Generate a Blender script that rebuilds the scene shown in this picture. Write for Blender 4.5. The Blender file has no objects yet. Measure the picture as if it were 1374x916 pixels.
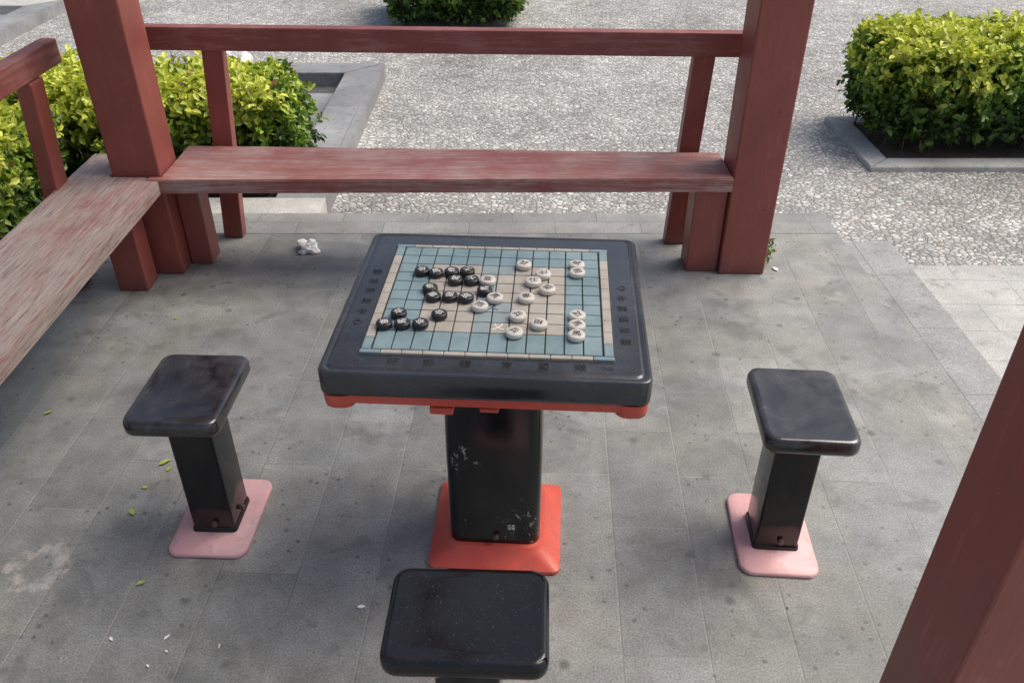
import bpy, bmesh, math, random
import numpy as np
from mathutils import Vector, Matrix
random.seed(7); rng=np.random.default_rng(7)
S=bpy.context.scene
COL=bpy.context.collection
# ---------------------------------------------------------------- node helpers
def newmat(name):
    m=bpy.data.materials.new(name); m.use_nodes=True
    nt=m.node_tree; b=nt.nodes['Principled BSDF']
    return m,nt,b
def N(nt,t,**kw):
    n=nt.nodes.new(t)
    for k,v in kw.items():
        if k in n.inputs.keys(): n.inputs[k].default_value=v
        else: setattr(n,k,v)
    return n
def ramp(nt,src,stops):
    r=nt.nodes.new('ShaderNodeValToRGB')
    e=r.color_ramp.elements
    while len(e)<len(stops): e.new(0.5)
    for i,(p,c) in enumerate(stops):
        e[i].position=p
        e[i].color=(c,c,c,1) if isinstance(c,(int,float)) else (*c,1)
    nt.links.new(src,r.inputs[0]); return r.outputs[0]
def mix(nt,f,a,b,mode='MIX'):
    m=nt.nodes.new('ShaderNodeMix'); m.data_type='RGBA'; m.blend_type=mode
    for i,v in ((0,f),(6,a),(7,b)):
        if isinstance(v,(int,float)): m.inputs[i].default_value=v
        elif isinstance(v,tuple): m.inputs[i].default_value=(*v,1)
        else: nt.links.new(v,m.inputs[i])
    return m.outputs[2]
def math_(nt,op,a,b=0.0,clamp=False):
    m=nt.nodes.new('ShaderNodeMath'); m.operation=op; m.use_clamp=clamp
    for i,v in ((0,a),(1,b)):
        if isinstance(v,(int,float)): m.inputs[i].default_value=v
        else: nt.links.new(v,m.inputs[i])
    return m.outputs[0]
def coords(nt,scale=(1,1,1),rot=(0,0,0),kind='Object',loc=(0,0,0)):
    tc=nt.nodes.new('ShaderNodeTexCoord'); mp=nt.nodes.new('ShaderNodeMapping')
    mp.inputs['Scale'].default_value=scale; mp.inputs['Rotation'].default_value=rot; mp.inputs['Location'].default_value=loc
    nt.links.new(tc.outputs[kind],mp.inputs[0]); return mp.outputs[0]
def noise(nt,vec,scale,detail=4,rough=.55,dist=0):
    n=N(nt,'ShaderNodeTexNoise',Scale=scale,Detail=detail,Roughness=rough,Distortion=dist)
    nt.links.new(vec,n.inputs['Vector']); return n.outputs[0]
def bump(nt,b,h,strength=.3,dist=.01,prev=None):
    n=N(nt,'ShaderNodeBump',Strength=strength,Distance=dist)
    nt.links.new(h,n.inputs['Height'])
    if prev: nt.links.new(prev,n.inputs['Normal'])
    nt.links.new(n.outputs[0],b.inputs['Normal']); return n.outputs[0]
def setc(nt,b,c):
    if isinstance(c,tuple): b.inputs['Base Color'].default_value=(*c,1)
    else: nt.links.new(c,b.inputs['Base Color'])
def setr(nt,b,r):
    if isinstance(r,(int,float)): b.inputs['Roughness'].default_value=r
    else: nt.links.new(r,b.inputs['Roughness'])

# ---------------------------------------------------------------- materials
def mat_floor():
    m,nt,b=newmat('stone_paving')
    v=coords(nt,rot=(0,0,math.radians(92.5)))
    br=N(nt,'ShaderNodeTexBrick'); nt.links.new(v,br.inputs['Vector'])
    br.inputs['Color1'].default_value=(.30,.30,.30,1); br.inputs['Color2'].default_value=(.62,.62,.62,1)
    br.inputs['Mortar'].default_value=(.45,.45,.45,1)
    br.inputs['Scale'].default_value=1; br.inputs['Mortar Size'].default_value=.0030; br.inputs['Mortar Smooth'].default_value=.6
    br.inputs['Brick Width'].default_value=.42; br.inputs['Row Height'].default_value=.21; br.inputs['Bias'].default_value=0
    o=coords(nt)
    tile=ramp(nt,br.outputs['Color'],[(.3,(.225,.232,.226)),(.62,(.285,.290,.280))])
    big=noise(nt,o,1.3,5,.6)
    mid=noise(nt,o,9,6,.65)
    fine=noise(nt,o,190,4,.8)
    tint=noise(nt,o,2.1,5,.65)
    c=mix(nt,1.0,tile,ramp(nt,tint,[(.35,(.97,1.0,1.02)),(.65,(1.04,1.01,.92))]),'MULTIPLY')
    c=mix(nt,1.0,c,ramp(nt,big,[(.3,.74),(.7,1.2)]),'MULTIPLY')
    c=mix(nt,1.0,c,ramp(nt,mid,[(.3,.76),(.7,1.18)]),'MULTIPLY')
    c=mix(nt,1.0,c,ramp(nt,fine,[(.34,.55),(.66,1.45)]),'MULTIPLY')
    jn=ramp(nt,noise(nt,o,6,4,.6),[(.35,.1),(.65,.6)])
    c=mix(nt,math_(nt,'MULTIPLY',br.outputs['Fac'],jn),c,(.33,.325,.295))
    c=mix(nt,math_(nt,'MULTIPLY',br.outputs['Fac'],ramp(nt,noise(nt,o,1.7,3,.6),[(.50,0.0),(.60,.5)])),c,(.13,.13,.12))
    st=noise(nt,o,5.5,5,.65,.6)
    c=mix(nt,ramp(nt,st,[(.54,0.0),(.66,.5)]),c,(.11,.115,.11))
    vo=N(nt,'ShaderNodeTexVoronoi',Scale=9,Randomness=1); nt.links.new(o,vo.inputs['Vector'])
    sp=math_(nt,'ADD',vo.outputs['Distance'],math_(nt,'MULTIPLY',noise(nt,o,40,3),.14))
    spot=ramp(nt,sp,[(.13,.7),(.24,0.0)])
    gate=ramp(nt,noise(nt,o,2.2,2),[(.42,0.0),(.54,1.0)])
    c=mix(nt,math_(nt,'MULTIPLY',spot,gate),c,(.08,.082,.08))
    vo2=N(nt,'ShaderNodeTexVoronoi',Scale=24,Randomness=1); nt.links.new(o,vo2.inputs['Vector'])
    sp2=math_(nt,'ADD',vo2.outputs['Distance'],math_(nt,'MULTIPLY',noise(nt,o,70,3),.12))
    c=mix(nt,math_(nt,'MULTIPLY',ramp(nt,sp2,[(.16,.8),(.24,0.0)]),ramp(nt,noise(nt,o,3.7,2),[(.44,0.0),(.56,1.0)])),c,(.085,.087,.085))
    pl=noise(nt,o,3.1,7,.78,1.2)
    c=mix(nt,ramp(nt,pl,[(.56,0.0),(.72,.45)]),c,(.42,.41,.385))
    sub=N(nt,'ShaderNodeVectorMath',operation='DISTANCE'); nt.links.new(o,sub.inputs[0]); sub.inputs[1].default_value=(-1.26,1.52,0)
    rd=math_(nt,'ADD',sub.outputs['Value'],math_(nt,'MULTIPLY',math_(nt,'SUBTRACT',noise(nt,o,14,4),.5),.07))
    rg=ramp(nt,rd,[(.035,0.0),(.055,1.0),(.075,1.0),(.09,0.0)])
    c=mix(nt,math_(nt,'MULTIPLY',rg,ramp(nt,noise(nt,o,30,5,.7),[(.4,0.0),(.6,.6)])),c,(.60,.56,.51))
    setc(nt,b,c); setr(nt,b,ramp(nt,mid,[(.3,.40),(.7,.62)]))
    h=math_(nt,'SUBTRACT',math_(nt,'ADD',math_(nt,'MULTIPLY',fine,.4),math_(nt,'MULTIPLY',mid,.3)),math_(nt,'MULTIPLY',br.outputs['Fac'],.7))
    bump(nt,b,h,.5,.003)
    return m
def mat_stone(name,c1,c2,rough=.7,sc=6,joint=None,rot=0,fs=180):
    m,nt,b=newmat(name); o=coords(nt)
    c=mix(nt,ramp(nt,noise(nt,o,sc,6,.65),[(.3,0.0),(.7,1.0)]),c1,c2)
    c=mix(nt,1.0,c,ramp(nt,noise(nt,o,2.3,6,.7),[(.32,.74),(.68,1.18)]),'MULTIPLY')
    fine=noise(nt,o,fs,3,.7)
    c=mix(nt,1.0,c,ramp(nt,fine,[(.3,.6),(.7,1.4)]),'MULTIPLY')
    h=fine
    if joint:
        v=coords(nt,rot=(0,0,math.radians(rot)))
        br=N(nt,'ShaderNodeTexBrick'); nt.links.new(v,br.inputs['Vector'])
        br.inputs['Color1'].default_value=(.88,.88,.88,1);br.inputs['Color2'].default_value=(1.08,1.08,1.08,1);br.inputs['Mortar'].default_value=(.66,.66,.64,1)
        br.inputs['Scale'].default_value=1;br.inputs['Mortar Size'].default_value=.003;br.inputs['Mortar Smooth'].default_value=.5
        br.inputs['Brick Width'].default_value=joint[0];br.inputs['Row Height'].default_value=joint[1]
        c=mix(nt,1.0,c,br.outputs['Color'],'MULTIPLY')
        h=math_(nt,'SUBTRACT',math_(nt,'MULTIPLY',fine,.3),br.outputs['Fac'])
    c=mix(nt,ramp(nt,noise(nt,o,17,4,.6),[(.58,0.0),(.70,.45)]),c,(c1[0]*.4,c1[1]*.4,c1[2]*.4))
    setc(nt,b,c); setr(nt,b,rough); bump(nt,b,h,.4,.003); return m
def mat_gravel():
    m,nt,b=newmat('pebble_mosaic'); o=coords(nt)
    wv=N(nt,'ShaderNodeTexNoise',Scale=6,Detail=2); nt.links.new(o,wv.inputs['Vector'])
    add=N(nt,'ShaderNodeVectorMath',operation='MULTIPLY_ADD'); nt.links.new(wv.outputs['Color'],add.inputs[0]); add.inputs[1].default_value=(.05,.05,0); nt.links.new(o,add.inputs[2])
    mp=nt.nodes.new('ShaderNodeMapping'); mp.inputs['Scale'].default_value=(32,42,0); nt.links.new(add.outputs[0],mp.inputs[0])
    vo=N(nt,'ShaderNodeTexVoronoi',Scale=1,Randomness=1); nt.links.new(mp.outputs[0],vo.inputs['Vector'])
    ve=N(nt,'ShaderNodeTexVoronoi',Scale=1,Randomness=1); ve.feature='DISTANCE_TO_EDGE'; nt.links.new(mp.outputs[0],ve.inputs['Vector'])
    sep=nt.nodes.new('ShaderNodeSeparateColor'); nt.links.new(vo.outputs['Color'],sep.inputs[0])
    peb=ramp(nt,sep.outputs[0],[(0,(.27,.265,.25)),(.25,(.44,.435,.41)),(.7,(.57,.565,.535)),(1,(.74,.73,.69))])
    warm=mix(nt,ramp(nt,sep.outputs[1],[(.84,0.0),(.94,.45)]),peb,(.40,.31,.24))
    edge=ramp(nt,ve.outputs['Distance'],[(.03,0.0),(.17,1.0)])
    c=mix(nt,edge,(.26,.255,.24),warm)
    big=noise(nt,o,.8,6,.7); c=mix(nt,1.0,c,ramp(nt,big,[(.34,.72),(.62,1.12)]),'MULTIPLY')
    md=noise(nt,o,5,4,.6); c=mix(nt,1.0,c,ramp(nt,md,[(.3,.82),(.7,1.12)]),'MULTIPLY')
    setc(nt,b,c); setr(nt,b,.65)
    h=math_(nt,'POWER',ramp(nt,ve.outputs['Distance'],[(0,0.0),(.35,1.0)]),.5)
    bump(nt,b,h,.8,.009); return m
def mat_paint(name,base,worn,axis='Z',wear=.5,rough=.5,wearpos=(.56,.66)):
    m,nt,b=newmat(name)
    sc={'X':(1,16,16),'Y':(16,1,16),'Z':(14,14,1)}[axis]
    g=coords(nt,scale=sc); o=coords(nt)
    gr=noise(nt,g,4.5,6,.65); cl=noise(nt,o,4,5,.65)
    c=mix(nt,ramp(nt,cl,[(.3,0.0),(.7,1.0)]),tuple(x*.84 for x in base),tuple(min(1,x*1.18) for x in base))
    c=mix(nt,1.0,c,ramp(nt,gr,[(.3,.93),(.7,1.06)]),'MULTIPLY')
    w=math_(nt,'ADD',math_(nt,'MULTIPLY',gr,.5),math_(nt,'MULTIPLY',cl,.5))
    c=mix(nt,math_(nt,'MULTIPLY',ramp(nt,w,[(wearpos[0],0.0),(wearpos[1],1.0)]),wear),c,worn)
    chip=noise(nt,o,38,4,.7)
    c=mix(nt,ramp(nt,chip,[(.70,0.0),(.73,.55)]),c,tuple(min(1,x*1.6+.04) for x in base))
    dk=noise(nt,o,55,3,.6)
    c=mix(nt,ramp(nt,dk,[(.68,0.0),(.72,.7)]),c,tuple(x*.35 for x in base))
    # scuffed dirt near the ground
    sx=nt.nodes.new('ShaderNodeSeparateXYZ'); nt.links.new(o,sx.inputs[0])
    lowz=ramp(nt,math_(nt,'ADD',sx.outputs[2],math_(nt,'MULTIPLY',noise(nt,o,12,5,.7),.15)),[(.08,.6),(.17,0.0)])
    c=mix(nt,lowz,c,tuple(x*.45+.02 for x in base))
    setc(nt,b,c); setr(nt,b,ramp(nt,cl,[(.3,rough-.08),(.7,rough+.12)]))
    bump(nt,b,gr,.25,.003); return m
def mat_seat(name,axis,grey=.85,p0=.42,p1=.56,gb=(.56,.47,.43)):
    m,nt,b=newmat(name)
    sc={'X':(1.0,26,26),'Y':(26,1.0,26)}[axis]
    g=coords(nt,scale=sc); o=coords(nt)
    gr=noise(nt,g,2.6,9,.75,.2); g2=noise(nt,g,7,8,.8); cl=noise(nt,o,3.2,6,.65)
    red=mix(nt,ramp(nt,cl,[(.3,0.0),(.7,1.0)]),(.27,.085,.07),(.37,.14,.12))
    w=math_(nt,'ADD',math_(nt,'MULTIPLY',gr,.6),math_(nt,'MULTIPLY',cl,.4))
    c=mix(nt,ramp(nt,w,[(p0,0.0),(p1,grey)]),red,mix(nt,ramp(nt,g2,[(.35,0.0),(.65,1.0)]),(.20,.145,.12),gb))
    c=mix(nt,ramp(nt,g2,[(.37,.85),(.44,0.0)]),c,(.085,.05,.045))
    setc(nt,b,c); setr(nt,b,.62); bump(nt,b,g2,.6,.004); return m
def mat_black(name,dust_sheen=.25,chips=False,base=(.006,.006,.007),r0=.12,r1=.35,dc=(.16,.165,.17),speck=0,spec=.5):
    m,nt,b=newmat(name); o=coords(nt)
    n1=noise(nt,o,7,6,.7,.5); n2=noise(nt,o,120,4,.7)
    f=math_(nt,'MULTIPLY',ramp(nt,n1,[(.38,0.0),(.72,1.0)]),dust_sheen)  # grey patches: dust, plus painted sky reflection on the stool tops
    c=mix(nt,f,base,dc)
    if speck:
        n3=noise(nt,o,260,2,.5)
        c=mix(nt,ramp(nt,n3,[(.68,0.0),(.74,speck)]),c,(.22,.22,.22))
    if chips:
        g=coords(nt,scale=(1,1,.6)); ch=noise(nt,g,75,6,.8); gate=ramp(nt,noise(nt,g,9,3),[(.56,0.0),(.62,1.0)])
        c=mix(nt,math_(nt,'MULTIPLY',ramp(nt,ch,[(.58,0.0),(.60,1.0)]),gate),c,(.42,.42,.40))
    setc(nt,b,c); setr(nt,b,ramp(nt,n1,[(.35,r0),(.7,r1)])); b.inputs['Specular IOR Level'].default_value=spec
    bump(nt,b,noise(nt,o,25,3),.05,.003); return m
def mat_simple(name,c1,c2,rough=.5,sc=20,bs=.2,sc2=150):
    m,nt,b=newmat(name); o=coords(nt)
    n1=noise(nt,o,sc,5,.65)
    c=mix(nt,ramp(nt,n1,[(.3,0.0),(.7,1.0)]),c1,c2)
    setc(nt,b,c); setr(nt,b,rough); bump(nt,b,noise(nt,o,sc2,3),bs,.002); return m
def mat_dirty(name,c1,c2,dirt,rough=.45,amt=.5):
    m,nt,b=newmat(name); o=coords(nt)
    c=mix(nt,ramp(nt,noise(nt,o,8,5,.65),[(.3,0.0),(.7,1.0)]),c1,c2)
    c=mix(nt,ramp(nt,noise(nt,o,15,7,.8,.5),[(.50,0.0),(.66,amt)]),c,dirt)
    c=mix(nt,ramp(nt,noise(nt,o,90,4,.7),[(.64,0.0),(.70,amt)]),c,dirt)
    setc(nt,b,c); setr(nt,b,rough); bump(nt,b,noise(nt,o,120,3),.2,.002); return m
def mat_leaf():
    m,nt,b=newmat('hedge_leaves')
    a=nt.nodes.new('ShaderNodeAttribute'); a.attribute_name='col'
    nt.links.new(a.outputs['Color'],b.inputs['Base Color']); b.inputs['Roughness'].default_value=.42
    tr=nt.nodes.new('ShaderNodeBsdfTranslucent'); nt.links.new(a.outputs['Color'],tr.inputs[0])
    ms=nt.nodes.new('ShaderNodeMixShader'); ms.inputs[0].default_value=.3
    nt.links.new(b.outputs[0],ms.inputs[1]); nt.links.new(tr.outputs[0],ms.inputs[2])
    nt.links.new(ms.outputs[0],nt.nodes['Material Output'].inputs[0]); return m
M={}
M['floor']=mat_floor(); M['gravel']=mat_gravel()
M['border']=mat_stone('stone_border',(.25,.252,.245),(.33,.33,.315),.6,3,(.4,.24),0)
M['side']=mat_stone('stone_border_side',(.25,.252,.245),(.33,.33,.315),.6,3,(.42,.26),90)
M['outer']=mat_stone('pale_paving',(.38,.38,.36),(.52,.52,.49),.7,3,(.42,.21),2)
M['kerb']=mat_stone('granite_kerb',(.21,.215,.22),(.29,.295,.295),.7,3,(.5,.9),0)
M['kerblight']=mat_stone('concrete_kerb',(.40,.40,.37),(.52,.51,.48),.8,5)
M['slab']=mat_stone('grey_slab',(.20,.205,.21),(.27,.275,.28),.7,3)
M['dark']=mat_stone('recess_shade_paint',(.05,.05,.05),(.08,.08,.08),.8,3)  # near-black colour stands in for shadow inside the planter recess
M['soil']=mat_stone('soil',(.06,.045,.03),(.12,.09,.065),.95,12)
M['post']=mat_paint('red_post_paint',(.275,.072,.056),(.38,.19,.165),'Z',.4,.42)
M['railX']=mat_paint('red_rail_paint',(.25,.072,.060),(.40,.25,.225),'X',.6,.5,(.50,.66))
M['railY']=mat_paint('red_rail_paint_b',(.25,.072,.060),(.40,.25,.225),'Y',.6,.5,(.50,.66))
M['seatX']=mat_seat('worn_seat_x','X',.8,.46,.59,(.62,.50,.46)); M['seatY']=mat_seat('worn_seat_y','Y',.95,.36,.50,(.50,.43,.38))
M['blk']=mat_black('black_lacquer_top',.35,r0=.08,r1=.32,speck=.15,spec=.9); M['blk2']=mat_black('black_lacquer_dark_copy',.04,r0=.06,r1=.18,speck=.35)  # grey dust also paints the pale sky reflection; second copy kept dark
M['col']=mat_black('black_lacquer_column',.03,True,r0=.10,r1=.22)
M['colp']=mat_black('black_lacquer_leg',.04,False,r0=.08,r1=.2)
M['tblk']=mat_black('table_black',.30,base=(.022,.024,.027),r0=.16,r1=.34,dc=(.10,.11,.12),speck=.2,spec=.8)
M['redp']=mat_dirty('red_plastic',(.56,.075,.05),(.72,.12,.08),(.30,.10,.07),.38,.45)
M['pink']=mat_dirty('pink_paint',(.66,.35,.35),(.80,.50,.49),(.36,.25,.24),.5,.5)
M['blue']=mat_dirty('blue_glazed_tile',(.165,.25,.26),(.27,.365,.375),(.16,.19,.19),.33,.35)
M['cream']=mat_dirty('cream_tile',(.38,.34,.28),(.52,.475,.41),(.27,.24,.20),.42,.4)
M['river']=mat_dirty('river_tile',(.24,.30,.30),(.34,.39,.385),(.22,.23,.21),.35,.35)
M['glyphd']=mat_simple('glyph_dark',(.03,.03,.03),(.06,.06,.06),.6)
M['glyphm']=mat_simple('glyph_frame',(.008,.008,.009),(.014,.014,.015),.7)
M['glyphl']=mat_simple('glyph_light',(.65,.63,.55),(.8,.77,.7),.6)
M['glyphb']=mat_simple('glyph_blue',(.06,.13,.18),(.10,.18,.22),.5)
M['pblk']=mat_simple('piece_black',(.012,.012,.013),(.028,.028,.029),.32,40)
M['pwht']=mat_dirty('piece_ivory',(.58,.54,.47),(.72,.68,.61),(.36,.32,.27),.3,.35)
M['bolt']=mat_simple('rusty_bolt',(.06,.04,.03),(.14,.09,.06),.5,80)
M['white']=mat_simple('white_litter',(.72,.71,.68),(.85,.84,.82),.6,20)
M['greenleaf']=mat_simple('fallen_leaf',(.26,.42,.06),(.42,.52,.10),.5,20)
M['brown']=mat_simple('fallen_leaf_brown',(.30,.22,.10),(.45,.35,.2),.6,20)
M['leaf']=mat_leaf()
M['twig']=mat_simple('twig_bark',(.06,.045,.03),(.12,.09,.06),.8,30)

# ---------------------------------------------------------------- mesh helpers
def link(o): COL.objects.link(o); return o
def empty(name,loc=(0,0,0),rz=0):
    e=bpy.data.objects.new(name,None); e.location=loc; e.rotation_euler=(0,0,rz); e.empty_display_size=.1; return link(e)
def obj_bm(name,bm,mat,parent=None,smooth=False):
    me=bpy.data.meshes.new(name); bm.to_mesh(me); bm.free()
    if mat: me.materials.append(mat)
    if smooth:
        for p in me.polygons: p.use_smooth=True
    o=bpy.data.objects.new(name,me); link(o)
    if parent: o.parent=parent
    return o
def addbox(bm,x0,x1,y0,y1,z0,z1,bev=0,seg=2,wob=0):
    vs=[bm.verts.new((x,y,z)) for x in (x0,x1) for y in (y0,y1) for z in (z0,z1)]
    q=[(0,1,3,2),(4,6,7,5),(0,4,5,1),(2,3,7,6),(0,2,6,4),(1,5,7,3)]
    fs=[bm.faces.new([vs[i] for i in f]) for f in q]
    if bev:
        es=list({e for f in fs for e in f.edges})
        bmesh.ops.bevel(bm,geom=es,offset=bev,segments=seg,profile=.5,affect='EDGES')
def box(name,x0,x1,y0,y1,z0,z1,mat,parent=None,bev=.003,seg=2,smooth=False):
    bm=bmesh.new(); addbox(bm,x0,x1,y0,y1,z0,z1,bev,seg)
    bmesh.ops.recalc_face_normals(bm,faces=bm.faces)
    o=obj_bm(name,bm,mat,parent)
    if smooth: shade(o)
    return o
def shade(o,ang=40):
    for p in o.data.polygons: p.use_smooth=True
    o.data.set_sharp_from_angle(angle=math.radians(ang))
def rrect(w,d,r,n=5):
    pts=[]
    for cx,cy,a0 in ((w/2-r,d/2-r,0),(-w/2+r,d/2-r,90),(-w/2+r,-d/2+r,180),(w/2-r,-d/2+r,270)):
        for i in range(n+1):
            a=math.radians(a0+90*i/n); pts.append((cx+r*math.cos(a),cy+r*math.sin(a)))
    return pts
def loft(name,rings,mat,parent=None,smooth=True,ang=35,cap=True):
    bm=bmesh.new(); prev=None
    for R in rings:
        w,d,r,z=R[:4]; ox,oy=(R[4],R[5]) if len(R)>4 else (0,0)
        vs=[bm.verts.new((x+ox,y+oy,z)) for x,y in rrect(w,d,r)]
        if prev:
            n=len(vs)
            for i in range(n): bm.faces.new((prev[i],prev[(i+1)%n],vs[(i+1)%n],vs[i]))
        else:
            if cap: bm.faces.new(vs[::-1])
        prev=vs
    if cap: bm.faces.new(prev)
    bmesh.ops.recalc_face_normals(bm,faces=bm.faces)
    o=obj_bm(name,bm,mat,parent)
    if smooth: shade(o,ang)
    return o
def beam(name,p0,p1,w,d,mat,parent=None,bev=.004):
    p0=Vector(p0);p1=Vector(p1);L=(p1-p0).length
    z=(p1-p0).normalized()
    ref=Vector((1,0,0)) if abs(z.x)<.9 else Vector((0,1,0))
    x=(ref-z*ref.dot(z)).normalized(); y=z.cross(x)
    Mx=Matrix((x,y,z)).transposed().to_4x4(); Mx.translation=p0
    bm=bmesh.new(); addbox(bm,-w/2,w/2,-d/2,d/2,0,L,bev,2)
    bmesh.ops.transform(bm,matrix=Mx,verts=bm.verts)
    bmesh.ops.recalc_face_normals(bm,faces=bm.faces)
    return obj_bm(name,bm,mat,parent)
def text(name,s,size,mat,parent,loc,rz=0,ext=.0004,off=.012):
    cu=bpy.data.curves.new(name,'FONT'); cu.body=s; cu.size=size; cu.extrude=ext; cu.align_x='CENTER'; cu.align_y='CENTER'; cu.offset=size*off
    cu.resolution_u=2
    t=bpy.data.objects.new(name,cu); link(t)
    dg=bpy.context.evaluated_depsgraph_get(); me=bpy.data.meshes.new_from_object(t.evaluated_get(dg))
    bpy.data.objects.remove(t); me.materials.clear(); me.materials.append(mat)
    xs_=[v.co.x for v in me.vertices]; ys_=[v.co.y for v in me.vertices]
    cx=(min(xs_)+max(xs_))/2; cy=(min(ys_)+max(ys_))/2
    for v in me.vertices: v.co.x-=cx; v.co.y-=cy
    o=bpy.data.objects.new(name,me); link(o); o.parent=parent; o.location=loc; o.rotation_euler=(0,0,rz); return o
def cyl(name,r,z0,z1,mat,parent,loc=(0,0,0),n=28,bev=.002,rot=(0,0,0)):
    bm=bmesh.new()
    prof=[(r-bev,z0),(r,z0+bev),(r,z1-bev),(r-bev*.3,z1-bev*.35),(r-bev,z1)]
    rings=[]
    for rr,z in prof:
        rings.append([bm.verts.new((rr*math.cos(2*math.pi*i/n),rr*math.sin(2*math.pi*i/n),z)) for i in range(n)])
    for a,b_ in zip(rings,rings[1:]):
        for i in range(n): bm.faces.new((a[i],a[(i+1)%n],b_[(i+1)%n],b_[i]))
    bm.faces.new(rings[0][::-1]); bm.faces.new(rings[-1])
    o=obj_bm(name,bm,mat,parent); shade(o,50); o.location=loc; o.rotation_euler=rot; return o

# ---------------------------------------------------------------- ground
GZ=-.15
def sheet(name,x0,x1,y0,y1,z,mat,parent=None):
    bm=bmesh.new(); vs=[bm.verts.new(p) for p in ((x0,y0,z),(x1,y0,z),(x1,y1,z),(x0,y1,z))]; bm.faces.new(vs)
    return obj_bm(name,bm,mat,parent)
sheet('gravel_ground',-250,250,-250,250,GZ,M['gravel'])
def prism(name,pts,z0,z1,mat,parent=None,bev=.004):
    bm=bmesh.new(); a=[bm.verts.new((x,y,z0)) for x,y in pts]; b_=[bm.verts.new((x,y,z1)) for x,y in pts]
    n=len(pts); bm.faces.new(a[::-1]); top=bm.faces.new(b_)
    for i in range(n): bm.faces.new((a[i],a[(i+1)%n],b_[(i+1)%n],b_[i]))
    bmesh.ops.recalc_face_normals(bm,faces=bm.faces)
    if bev: bmesh.ops.bevel(bm,geom=list(top.edges),offset=bev,segments=2,affect='EDGES')
    return obj_bm(name,bm,mat,parent)
prism('pavilion_floor',[(-2.0,-2.5),(1.50,-2.5),(1.50,3.48),(-2.0,3.48)],-.3,0,M['floor'],None,.002)
pb=empty('paving_border')
prism('rear_course',[(-2.0,3.482),(1.502,3.482),(1.502,3.70),(-2.0,3.70)],-.3,-.001,M['border'],pb,.002)
prism('side_step',[(1.504,-2.5),(1.74,-2.5),(1.74,3.46),(1.504,3.46)],-.3,-.03,M['side'],pb)
prism('outer_pavement',[(1.744,-2.5),(9,-2.5),(9,3.43),(1.744,3.43)],-.3,GZ+.012,M['outer'])

pl=empty('planter_bed')
KZ=-.045
prism('kerb_side',[(-1.21,3.97),(-.95,3.97),(-.95,6.38),(-1.21,6.13)],-.3,KZ,M['kerb'],pl)
prism('kerb_rear',[(-5,6.135),(-1.213,6.135),(-.955,6.385),(-5,6.385)],-.3,KZ,M['kerb'],pl)
prism('kerb_front',[(-3.4,3.72),(-.95,3.72),(-.95,3.965),(-3.4,3.965)],-.3,KZ+.005,M['kerblight'],pl)
sheet('bed_slab',-5,-1.2,3.9,5.9,GZ+.03,M['slab'],pl)
sheet('bed_recess_shade',-5,-1.2,5.9,6.14,GZ+.008,M['dark'],pl)  # dark sheet paints the shadow along the rear kerb's inner side
sheet('bed_soil',-5,-1.30,1.0,4.75,GZ+.036,M['soil'],pl)
p2=empty('planter_kerb')
prism('kerb_a',[(-4.55,6.9),(-4.3,6.9),(-4.3,8.5),(-4.55,8.25)],-.3,KZ,M['kerb'],p2)
prism('kerb_b',[(-8,8.25),(-4.553,8.255),(-4.303,8.505),(-8,8.505)],-.3,KZ,M['kerblight'],p2)
sheet('slab',-8,-4.5,6.9,8.3,GZ+.03,M['slab'],p2)
p3=empty('planter_kerb')
prism('kerb_left',[(2.06,4.56),(2.20,4.70),(2.20,5.30),(2.06,5.42)],-.3,GZ+.03,M['kerblight'],p3)
prism('kerb_front',[(2.063,4.557),(4.4,4.557),(4.4,4.697),(2.203,4.697)],-.3,GZ+.03,M['kerblight'],p3)
prism('kerb_back',[(2.203,5.303),(4.4,5.303),(4.4,5.42),(2.063,5.423)],-.3,GZ+.03,M['kerblight'],p3)
sheet('soil',2.19,4.4,4.69,5.31,GZ+.015,M['soil'],p3)
p4=empty('planter_soil'); sheet('soil',-.95,-.1,8.1,8.8,GZ+.012,M['soil'],p4)

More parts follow.
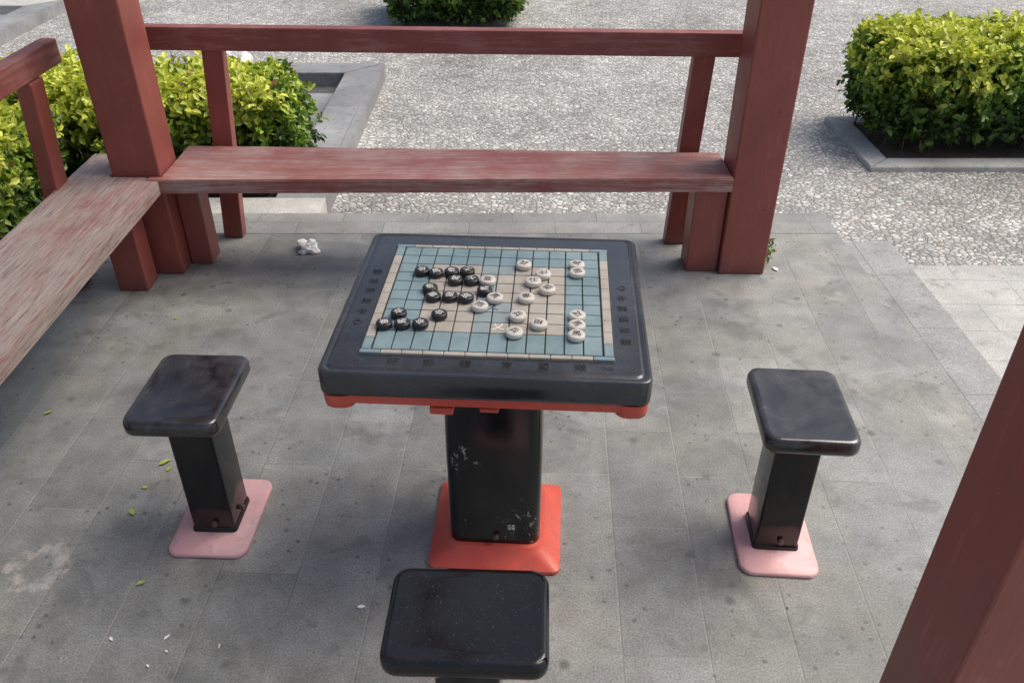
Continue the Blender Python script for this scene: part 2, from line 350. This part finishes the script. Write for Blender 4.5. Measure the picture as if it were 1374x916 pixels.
# ---------------------------------------------------------------- hedges
def leaves(name,shoots,dirs,shade_,size,parent,nl=6):
    n=len(shoots); P=np.repeat(shoots,nl,0); D=np.repeat(dirs,nl,0); sh=np.repeat(shade_,nl)
    n2=len(P)
    k=np.tile(np.arange(nl),n)
    R=rng.normal(size=(n2,3)); R-= (R*D).sum(1,keepdims=True)*D; R/=np.linalg.norm(R,axis=1,keepdims=True)
    up=rng.uniform(.25,1.1,(n2,1))
    ax=R+D*up; ax/=np.linalg.norm(ax,axis=1,keepdims=True)
    side=np.cross(ax,D+rng.normal(0,.25,(n2,3))); side/=np.linalg.norm(side,axis=1,keepdims=True)
    nor=np.cross(side,ax)
    L=(size*rng.uniform(.6,1.2,(n2,1))); W=L*.27
    base=P+D*(k[:,None]/nl*size*1.1)
    cup=L*.10
    v0=base; v1=base+ax*L*.35+side*W+nor*cup; v2=base+ax*L*.75+side*W*.8+nor*cup; v3=base+ax*L-nor*L*.12
    v4=base+ax*L*.75-side*W*.8+nor*cup; v5=base+ax*L*.35-side*W+nor*cup; 
    V=np.stack([v0,v1,v2,v3,v4,v5],1).reshape(-1,3)
    i=np.arange(n2)*6
    F=np.stack([np.stack([i,i+1,i+2,i+3],1),np.stack([i,i+3,i+4,i+5],1)],1).reshape(-1,4)
    me=bpy.data.meshes.new(name); me.vertices.add(len(V)); me.vertices.foreach_set('co',V.ravel())
    me.loops.add(F.size); me.loops.foreach_set('vertex_index',F.ravel())
    me.polygons.add(len(F)); me.polygons.foreach_set('loop_start',np.arange(len(F))*4); me.polygons.foreach_set('loop_total',np.full(len(F),4))
    me.update(); me.validate()
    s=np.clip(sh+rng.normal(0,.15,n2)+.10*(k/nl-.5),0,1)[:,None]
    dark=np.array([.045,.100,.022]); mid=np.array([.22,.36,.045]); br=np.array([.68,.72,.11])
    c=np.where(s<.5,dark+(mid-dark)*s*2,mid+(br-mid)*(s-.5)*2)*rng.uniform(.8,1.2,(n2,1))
    dead=rng.random(n2)<.012; c[dead]=[.25,.14,.05]
    col=np.ones((n2,6,4)); col[:,:,:3]=c[:,None,:]
    a=me.color_attributes.new('col','FLOAT_COLOR','POINT'); a.data.foreach_set('color',col.ravel().astype(np.float32))
    me.materials.append(M['leaf']); o=bpy.data.objects.new(name,me); link(o); o.parent=parent; return o
def lump(P,sc=3.0):
    x,y,z=P[:,0]*sc,P[:,1]*sc,P[:,2]*sc
    return (np.sin(x*1.7+y*.9+1.3)+np.sin(y*2.3-z*1.9+.7)+np.sin(x*3.1+z*2.7)+.6*np.sin(x*5.7-y*6.1+z*4))/3.6
def hedge(name,boxes,zb,zt,dens,size):
    e=empty(name); allP=[];allD=[];allS=[]
    for bi,(x0,x1,y0,y1) in enumerate(boxes):
        lx,ly,h=x1-x0,y1-y0,zt-zb
        areas=[('t',lx*ly*1.25),('f',lx*h),('b',lx*h*.5),('l',ly*h),('r',ly*h)]
        for f,A in areas:
            n=int(A*dens); 
            if n==0: continue
            u=rng.random(n); w=rng.random(n)
            zz=zb+h*(.06+.94*w)
            nrm=np.zeros((n,3))
            if f=='t': P=np.stack([x0+lx*u,y0+ly*w,np.full(n,zt)],1); nrm[:,2]=1
            elif f=='f': P=np.stack([x0+lx*u,np.full(n,y0),zz],1); nrm[:,1]=-1
            elif f=='b': P=np.stack([x0+lx*u,np.full(n,y1),zz],1); nrm[:,1]=1
            elif f=='l': P=np.stack([np.full(n,x0),y0+ly*u,zz],1); nrm[:,0]=-1
            else: P=np.stack([np.full(n,x1),y0+ly*u,zz],1); nrm[:,0]=1
            c=np.array([(x0+x1)/2,(y0+y1)/2,zb+h*.45]); hw=np.array([lx/2,ly/2,h*.55])
            q=(P-c)/hw; over=np.sort(np.abs(q),axis=1)[:,1]
            P=c+(P-c)*(1-.12*np.clip(over-.6,0,1)/.4)[:,None]
            tp=np.clip((P[:,2]-zb)/h,0,1); k=1-.16*(1-tp)**2
            P[:,0]=c[0]+(P[:,0]-c[0])*(k if lx<2 else 1); P[:,1]=c[1]+(P[:,1]-c[1])*k
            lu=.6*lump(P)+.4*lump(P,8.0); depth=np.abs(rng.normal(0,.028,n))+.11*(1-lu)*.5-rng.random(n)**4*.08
            P=P-nrm*depth[:,None]
            D=nrm*.8+rng.normal(0,.45,(n,3)); D[:,2]+=.55; D/=np.linalg.norm(D,axis=1,keepdims=True)
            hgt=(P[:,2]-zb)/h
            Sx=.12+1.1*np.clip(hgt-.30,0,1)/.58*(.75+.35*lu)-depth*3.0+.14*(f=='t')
            keep=rng.random(n) < np.clip(.35+hgt*1.4,0,1)
            keep&=(lump(P,9)>-.72)
            allP.append(P[keep]);allD.append(D[keep]);allS.append(Sx[keep])
        n=int(lx*ly*h*dens*1.8)
        P=np.stack([rng.uniform(x0+.06,x1-.06,n),rng.uniform(y0+.06,y1-.06,n),rng.uniform(zb+.08,zt-.06,n)],1)
        D=rng.normal(size=(n,3)); D[:,2]+=.6; D/=np.linalg.norm(D,axis=1,keepdims=True)
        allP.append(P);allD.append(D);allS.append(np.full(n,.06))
    P=np.concatenate(allP);D=np.concatenate(allD);Sx=np.concatenate(allS)
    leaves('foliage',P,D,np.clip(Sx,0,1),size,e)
    bm=bmesh.new()
    for (x0,x1,y0,y1) in boxes:
        for i in range(int((x1-x0)*(y1-y0)*70)):
            x=random.uniform(x0+.12,x1-.12); y=random.uniform(y0+.1,y1-.1)
            a=Vector((x,y,GZ+.0)); b_=a+Vector((random.uniform(-.1,.1),random.uniform(-.1,.1),(zt-zb)*random.uniform(.5,.85)))
            r0,r1=.006,.003; d=(b_-a).normalized(); sx=d.orthogonal().normalized(); sy=d.cross(sx)
            A=[bm.verts.new(a+(sx*math.cos(t)+sy*math.sin(t))*r0) for t in (0,1.57,3.14,4.71)]
            B=[bm.verts.new(b_+(sx*math.cos(t)+sy*math.sin(t))*r1) for t in (0,1.57,3.14,4.71)]
            for k in range(4): bm.faces.new((A[k],A[(k+1)%4],B[(k+1)%4],B[k]))
    obj_bm('twigs',bm,M['twig'],e)
    return e
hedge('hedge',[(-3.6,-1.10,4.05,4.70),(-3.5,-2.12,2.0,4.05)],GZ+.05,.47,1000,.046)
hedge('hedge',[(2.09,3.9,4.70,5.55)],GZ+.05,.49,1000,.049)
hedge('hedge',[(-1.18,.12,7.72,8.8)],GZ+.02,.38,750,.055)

# ---------------------------------------------------------------- pavilion (posts; unseen open rafters added to let light through)
pv=empty('pavilion')
RB=2.45
for i,(x,y) in enumerate([(-1.57,3.10),(.87,3.10),(.80,.92),(-1.60,.92)]):
    box('post_%d'%(i+1),x,x+.19,y,y+.19,0,RB,M['post'],pv,.007)
for nm,a in (('beam_rear',(-1.95,1.44,3.13,3.26)),('beam_front',(-1.95,1.44,.95,1.08))):
    box(nm,*a,RB+.001,RB+.16,M['railX'],pv)
for nm,a in (('beam_left',(-1.55,-1.42,1.083,3.127)),('beam_right',(.88,1.01,1.083,3.127))):
    box(nm,*a,RB+.003,RB+.158,M['railY'],pv)
for i in range(9):
    x=-1.85+i*.40
    box('added_rafter_%d'%(i+1),x-.03,x+.03,.55,3.66,RB+.162,RB+.27,M['railY'],pv)  # out of view; spaced slats added instead of a roof to admit skylight

def bench_rear():
    e=empty('wooden_bench')
    prism('seat',[(-1.425,3.06),(.867,3.075),(.867,3.35),(-1.05,3.42),(-1.377,3.43),(-1.377,3.097),(-1.425,3.097)],.385,.44,M['seatX'],e,.004)
    box('leg_1',-1.377,-1.285,3.19,3.30,0,.383,M['post'],e,.005)
    box('leg_2',.735,.867,3.125,3.25,0,.383,M['post'],e,.005)
    beam('backrest_post_1',(-1.265,3.465,0),(-1.215,3.51,.833),.085,.06,M['post'],e)
    beam('backrest_post_2',(.725,3.40,0),(.765,3.42,.833),.085,.06,M['post'],e)
    beam('backrest_rail',(-1.65,3.50,.872),(1.02,3.38,.872),.055,.092,M['railX'],e)
    return e
bench_rear()
def bench_left():
    e=empty('wooden_bench')
    prism('seat',[(-1.44,1.115),(-1.73,1.115),(-1.74,3.34),(-1.575,3.34),(-1.575,3.095),(-1.43,3.095),(-1.43,3.055),(-1.375,3.055),(-1.38,1.115)],.385,.44,M['seatY'],e,.004)
    for i,y in enumerate((1.3,2.96)):
        box('leg_%d'%(i+1),-1.60,-1.48,y,y+.11,0,.383,M['post'],e,.005)
        beam('backrest_post_%d'%(i+1),(-1.785,y+.05,0),(-1.725,y+.05,.843),.06,.09,M['post'],e)
    beam('backrest_rail',(-1.735,1.0,.888),(-1.735,3.24,.888),.06,.088,M['railY'],e)
    return e
bench_left()

# ---------------------------------------------------------------- chess table
RT=math.radians(-3.4)
T=empty('chess_table',(-.04,1.667,0),RT)
loft('top_slab',[(.664,.610,.02,.688),(.678,.624,.022,.691),(.681,.627,.024,.697),(.681,.627,.024,.7425),(.678,.624,.023,.7465),(.671,.617,.021,.7482),(.658,.604,.018,.7485),(.652,.598,.016,.7463),(.646,.592,.016,.7463),(.641,.587,.015,.7495),(.636,.582,.014,.750)],M['tblk'],T,ang=60)
loft('under_tray',[(.56,.51,.03,.655),(.645,.595,.04,.660),(.664,.614,.036,.668),(.664,.614,.036,.6875)],M['redp'],T,ang=40)
for i,(sx,sy) in enumerate(((-1,-1),(1,-1),(-1,1),(1,1))):
    loft('tray_corner_%d'%(i+1),[(.05,.05,.02,.650),(.066,.066,.025,.656),(.07,.07,.027,.670),(.07,.07,.027,.6872)],M['redp'],T,ang=50).location=(sx*.3025,sy*.2775,0)
box('tray_tab',-.115,-.065,-.300,-.24,.638,.656,M['redp'],T,.004)
box('tray_tab_2',-.01,.03,-.298,-.25,.646,.656,M['redp'],T,.004)
loft('column',[(.238,.225,.030,.045),(.240,.227,.030,.35),(.236,.222,.030,.656)],M['col'],T,ang=60)
loft('base_flange',[(.345,.325,.02,.0),(.352,.332,.022,.004),(.350,.330,.022,.012),(.275,.262,.05,.045),(.262,.248,.045,.056),(.25,.24,.04,.057)],M['redp'],T,ang=30)
cyl('bolt',.008,0,.012,M['bolt'],T,(0.005,-.112,.085),12,.001,(math.radians(90),0,0))
lab=text('label','北京\n体育',.010,M['glyphl'],T,(.045,-.1145,.12)); lab.rotation_euler=(math.radians(90),0,0)
cols=12; cw=.0402; xs=-.2405
rows=[.072]+[.0425]*9; ys=-.2325
box('board_bed',-.268,.268,-.250,.246,.747,.7512,M['glyphd'],T,.001)
g=.0026
bms={'blue':bmesh.new(),'cream':bmesh.new(),'river':bmesh.new()}
y=ys
for r,h in enumerate(rows):
    for c in range(cols):
        x=xs+c*cw
        ring = c<2 or c>9 or r==0 or r>=8
        k='blue' if ring else ('river' if c==5 or c==6 and r in(2,3,7) else 'cream')
        dz=random.uniform(-.0003,.0003)
        addbox(bms[k],x+g/2,x+cw-g/2,y+g/2,y+h-g/2,.7500,.7556+dz,.0011,1)
    y+=h
ye=y
for k,b_ in bms.items():
    bmesh.ops.recalc_face_normals(b_,faces=b_.faces); obj_bm('tiles_'+k,b_,M[k],T)
xe=xs+cols*cw
bm=bmesh.new(); bm2=bmesh.new()
def strip(x0,x1,y0,y1,n,ax):
    for i in range(n):
        if ax=='x': a=x0+(x1-x0)*i/n; b2=x0+(x1-x0)*(i+1)/n; q=(a+.0006,b2-.0006,y0,y1)
        else: a=y0+(y1-y0)*i/n; b2=y0+(y1-y0)*(i+1)/n; q=(x0,x1,a+.0006,b2-.0006)
        addbox(bm if 0<i<n-1 else bm2,*q,.7495,.7560,.0012,1)
wS=.014
strip(xs-wS-.010,xe+wS+.010,ys-wS,ys-.002,12,'x'); strip(xs-wS-.010,xe+wS+.010,ye+.002,ye+wS-.001,12,'x')
strip(xs-wS-.008,xs-.003,ys-.001,ye+.001,10,'y'); strip(xe+.003,xe+wS+.008,ys-.001,ye+.001,10,'y')
for b_ in (bm,bm2): bmesh.ops.recalc_face_normals(b_,faces=b_.faces)
obj_bm('board_border',bm,M['cream'],T); obj_bm('board_border_corners',bm2,M['blue'],T)
text('river_mark_1','乂',.030,M['glyphl'],T,(.018,-.135,.7560)); text('river_mark_2','乂',.026,M['glyphb'],T,(.0,-.055,.7560)); text('river_mark_3','十',.026,M['glyphl'],T,(-.0,-.025,.7560))
zf=.7502
for i,ch in enumerate('好彩體育國樂'):
    text('frame_char_f%d'%i,ch,.026,M['glyphm'],T,(-.19+.075*i+ (.0 if i<3 else .01),-.2685,zf),math.radians([0,8,0,-4,0,0][i]))
for i,ch in enumerate('體育彩票中心'):
    text('frame_char_r%d'%i,ch,.024,M['glyphm'],T,(.292,-.17+.045*i,zf),math.radians(90))
    text('frame_char_l%d'%i,ch,.024,M['glyphm'],T,(-.292,.10-.045*i,zf),math.radians(-90))
text('frame_char_s','小心',.014,M['glyphm'],T,(.25,-.269,zf))
B=[(-0.181,0.086),(-0.146,0.079),(-0.109,0.086),(-0.072,0.090),(-0.096,0.047),(-0.058,0.049),(-0.15,0.006),(-0.023,0.003),(-0.138,-0.030),(-0.100,-0.028),(-0.063,-0.031),(-0.204,-0.106),(-0.114,-0.106),(-0.228,-0.150),(-0.189,-0.147),(-0.150,-0.145)]
Wp=[(0.061,0.13),(0.189,0.137),(0.190,0.099),(0.109,0.087),(-0.02,0.049),(0.087,0.050),(0.121,0.017),(0.003,-0.028),(0.074,-0.024),(-0.028,-0.066),(0.189,-0.094),(0.059,-0.102),(0.188,-0.133),(0.106,-0.132),(0.187,-0.172),(0.055,-0.168)]
cb='卒馬象士將士象馬車砲砲卒卒車馬卒'; cw_='兵馬相仕帥仕相馬車炮兵兵馬相馬兵'
ca,sa=math.cos(RT),math.sin(RT)
for lst,r,mt,gm,cs in ((B,.0180,'pblk','glyphl',cb),(Wp,.0190,'pwht','glyphd',cw_)):
    for (x,y_),ch in zip(lst,cs):
        wx=-.04+x*ca-y_*sa; wy=1.667+x*sa+y_*ca
        p=cyl('xiangqi_piece',r,0,.0140,M[mt],None,(wx,wy,.7560),32,.0035,(0,0,random.uniform(-3,3)))
        text('character',ch,.021,M[gm],p,(0,0,.0142),0,.0003,.004)

# ---------------------------------------------------------------- stools
def stool(loc,rz,topmat,w=.235,d=.30):
    e=empty('stool',loc,rz); e.scale=(1,1,1.035)
    loft('seat',[(w-.03,d-.03,.02,.408),(w-.006,d-.006,.028,.411),(w,d,.030,.418),(w,d,.030,.437),(w-.006,d-.006,.03,.4455),(w-.018,d-.018,.026,.4490),(w-.03,d-.03,.02,.4492),(w-.05,d-.05,.018,.4480)],topmat,e,ang=70)
    loft('seat_bracket',[(.10,.12,.01,.395),(.16,.20,.015,.4085)],M['colp'],e)
    loft('leg',[(.115,.125,.008,.013),(.113,.123,.008,.396)],M['colp'],e,ang=50)
    loft('base_plate',[(w-.02,d-.005,.035,0),(w-.017,d,.035,.003),(w-.018,d-.002,.035,.010),(w-.026,d-.010,.032,.0135)],M['pink'],e,ang=50)
    loft('leg_collar',[(.125,.135,.012,.0125),(.122,.132,.012,.024),(.117,.127,.012,.028)],M['colp'],e)
    cyl('bolt',.008,0,.013,M['bolt'],e,(.008,-.060,.045),12,.001,(math.radians(90),0,0))
    cyl('bolt_side',.007,0,.013,M['bolt'],e,(.056,.0,.045),12,.001,(0,math.radians(90),0))
    return e
stool((-.820,1.700,0),RT*.6,M['blk'])
stool((.716,1.635,0),RT*1.2,M['blk'],.225,.30)
stool((-.082,1.008,0),math.radians(90)+RT*.6,M['blk2'],.222,.302)

# ---------------------------------------------------------------- litter
def crumple(name,loc,r,mat,sq=.5,seed=1):
    bm=bmesh.new(); bmesh.ops.create_icosphere(bm,subdivisions=3,radius=r)
    from mathutils import noise as mn
    for v in bm.verts:
        n=mn.noise(v.co*(2.2/r)*.6+Vector((seed,0,0))); k=1+.75*n+.25*mn.noise(v.co*(5/r)*.6)
        v.co*=k; v.co.z=max(v.co.z*sq,-r*.3)
    o=obj_bm(name,bm,mat); o.location=(loc[0],loc[1],loc[2]+r*.3); return o
crumple('plastic_litter',(-.90,3.32,0),.045,M['white'],.6,3)
crumple('plastic_bag',(-2.19,6.75,GZ),.10,M['white'],.8,5)
crumple('plastic_bag',(-2.32,6.80,GZ),.05,mat_simple('pinkish_litter',(.5,.25,.2),(.6,.4,.35)),.8,9)
bmg=bmesh.new(); bmb=bmesh.new(); bmw=bmesh.new()
def leafm(bm,x,y,s,a,z=.003):
    pts=[(-.5,0),(-.2,.22),(.2,.2),(.5,0),(.2,-.2),(-.2,-.22)]
    vs=[bm.verts.new((x+s*(u*math.cos(a)-v*math.sin(a)),y+s*(u*math.sin(a)+v*math.cos(a)),z+s*.25*abs(v)+random.uniform(0,.004))) for u,v in pts]
    bm.faces.new((vs[0],vs[1],vs[2],vs[3])); bm.faces.new((vs[0],vs[3],vs[4],vs[5]))
for x,y,s in ((-1.063,1.93,.04),(-1.04,1.90,.025),(-1.085,1.72,.03),(-.965,1.465,.025),(-1.084,1.82,.02),(-1.53,2.17,.03),(-1.15,2.35,.02),(-.62,2.45,.02),(-1.3,2.75,.02)): leafm(bmg,x,y,s,random.uniform(0,3))
for x,y,s in ((-.842,1.30,.018),(-.707,1.274,.014),(-.381,1.39,.022),(-.976,1.295,.016),(1.12,3.14,.04),(-.86,1.22,.012),(-.83,1.26,.010)): leafm(bmw,x,y,s,random.uniform(0,3))
for i in range(40):
    leafm(bmb,random.uniform(-1.5,1.4),random.uniform(1.0,3.6),random.uniform(.006,.015),random.uniform(0,3))
obj_bm('fallen_leaves',bmg,M['greenleaf']); obj_bm('paper_scraps',bmw,M['white']); obj_bm('leaf_debris',bmb,M['brown'])
e=empty('weed_tuft')
n=40; P=np.stack([rng.normal(1.10,.018,n),rng.normal(3.27,.06,n),rng.uniform(.0,.07,n)],1); D=rng.normal(0,.4,(n,3)); D[:,2]+=1; D/=np.linalg.norm(D,axis=1,keepdims=True)
leaves('weed_leaves',P,D,rng.uniform(.1,.6,n),.022,e,4)

# ---------------------------------------------------------------- light & camera
w=bpy.data.worlds.new('World'); S.world=w; w.use_nodes=True; nt=w.node_tree; bg=nt.nodes['Background']
sky=nt.nodes.new('ShaderNodeTexSky'); sky.sky_type='NISHITA'; sky.sun_disc=False
EL=math.radians(56); AZ=math.radians(75)
sky.sun_elevation=EL; sky.sun_rotation=AZ; sky.air_density=1.0; sky.dust_density=5.0; sky.ozone_density=1.0
nt.links.new(sky.outputs[0],bg.inputs[0]); bg.inputs[1].default_value=.15
sd=bpy.data.lights.new('sun','SUN'); sd.energy=2.7; sd.angle=math.radians(40); sd.color=(1,.95,.88)
so=bpy.data.objects.new('sun',sd); link(so)
dirv=Vector((math.sin(AZ)*math.cos(EL),math.cos(AZ)*math.cos(EL),math.sin(EL)))
so.rotation_euler=dirv.to_track_quat('Z','Y').to_euler()
cam=bpy.data.cameras.new('camera'); co=bpy.data.objects.new('camera',cam); link(co)
cam.sensor_width=36; cam.lens=29.58; cam.clip_end=1000; cam.clip_start=.02
co.location=(0,0,1.75); co.rotation_euler=(math.radians(56),0,0)
S.camera=co
S.view_settings.view_transform='Standard'; S.view_settings.look='None'; S.view_settings.exposure=0
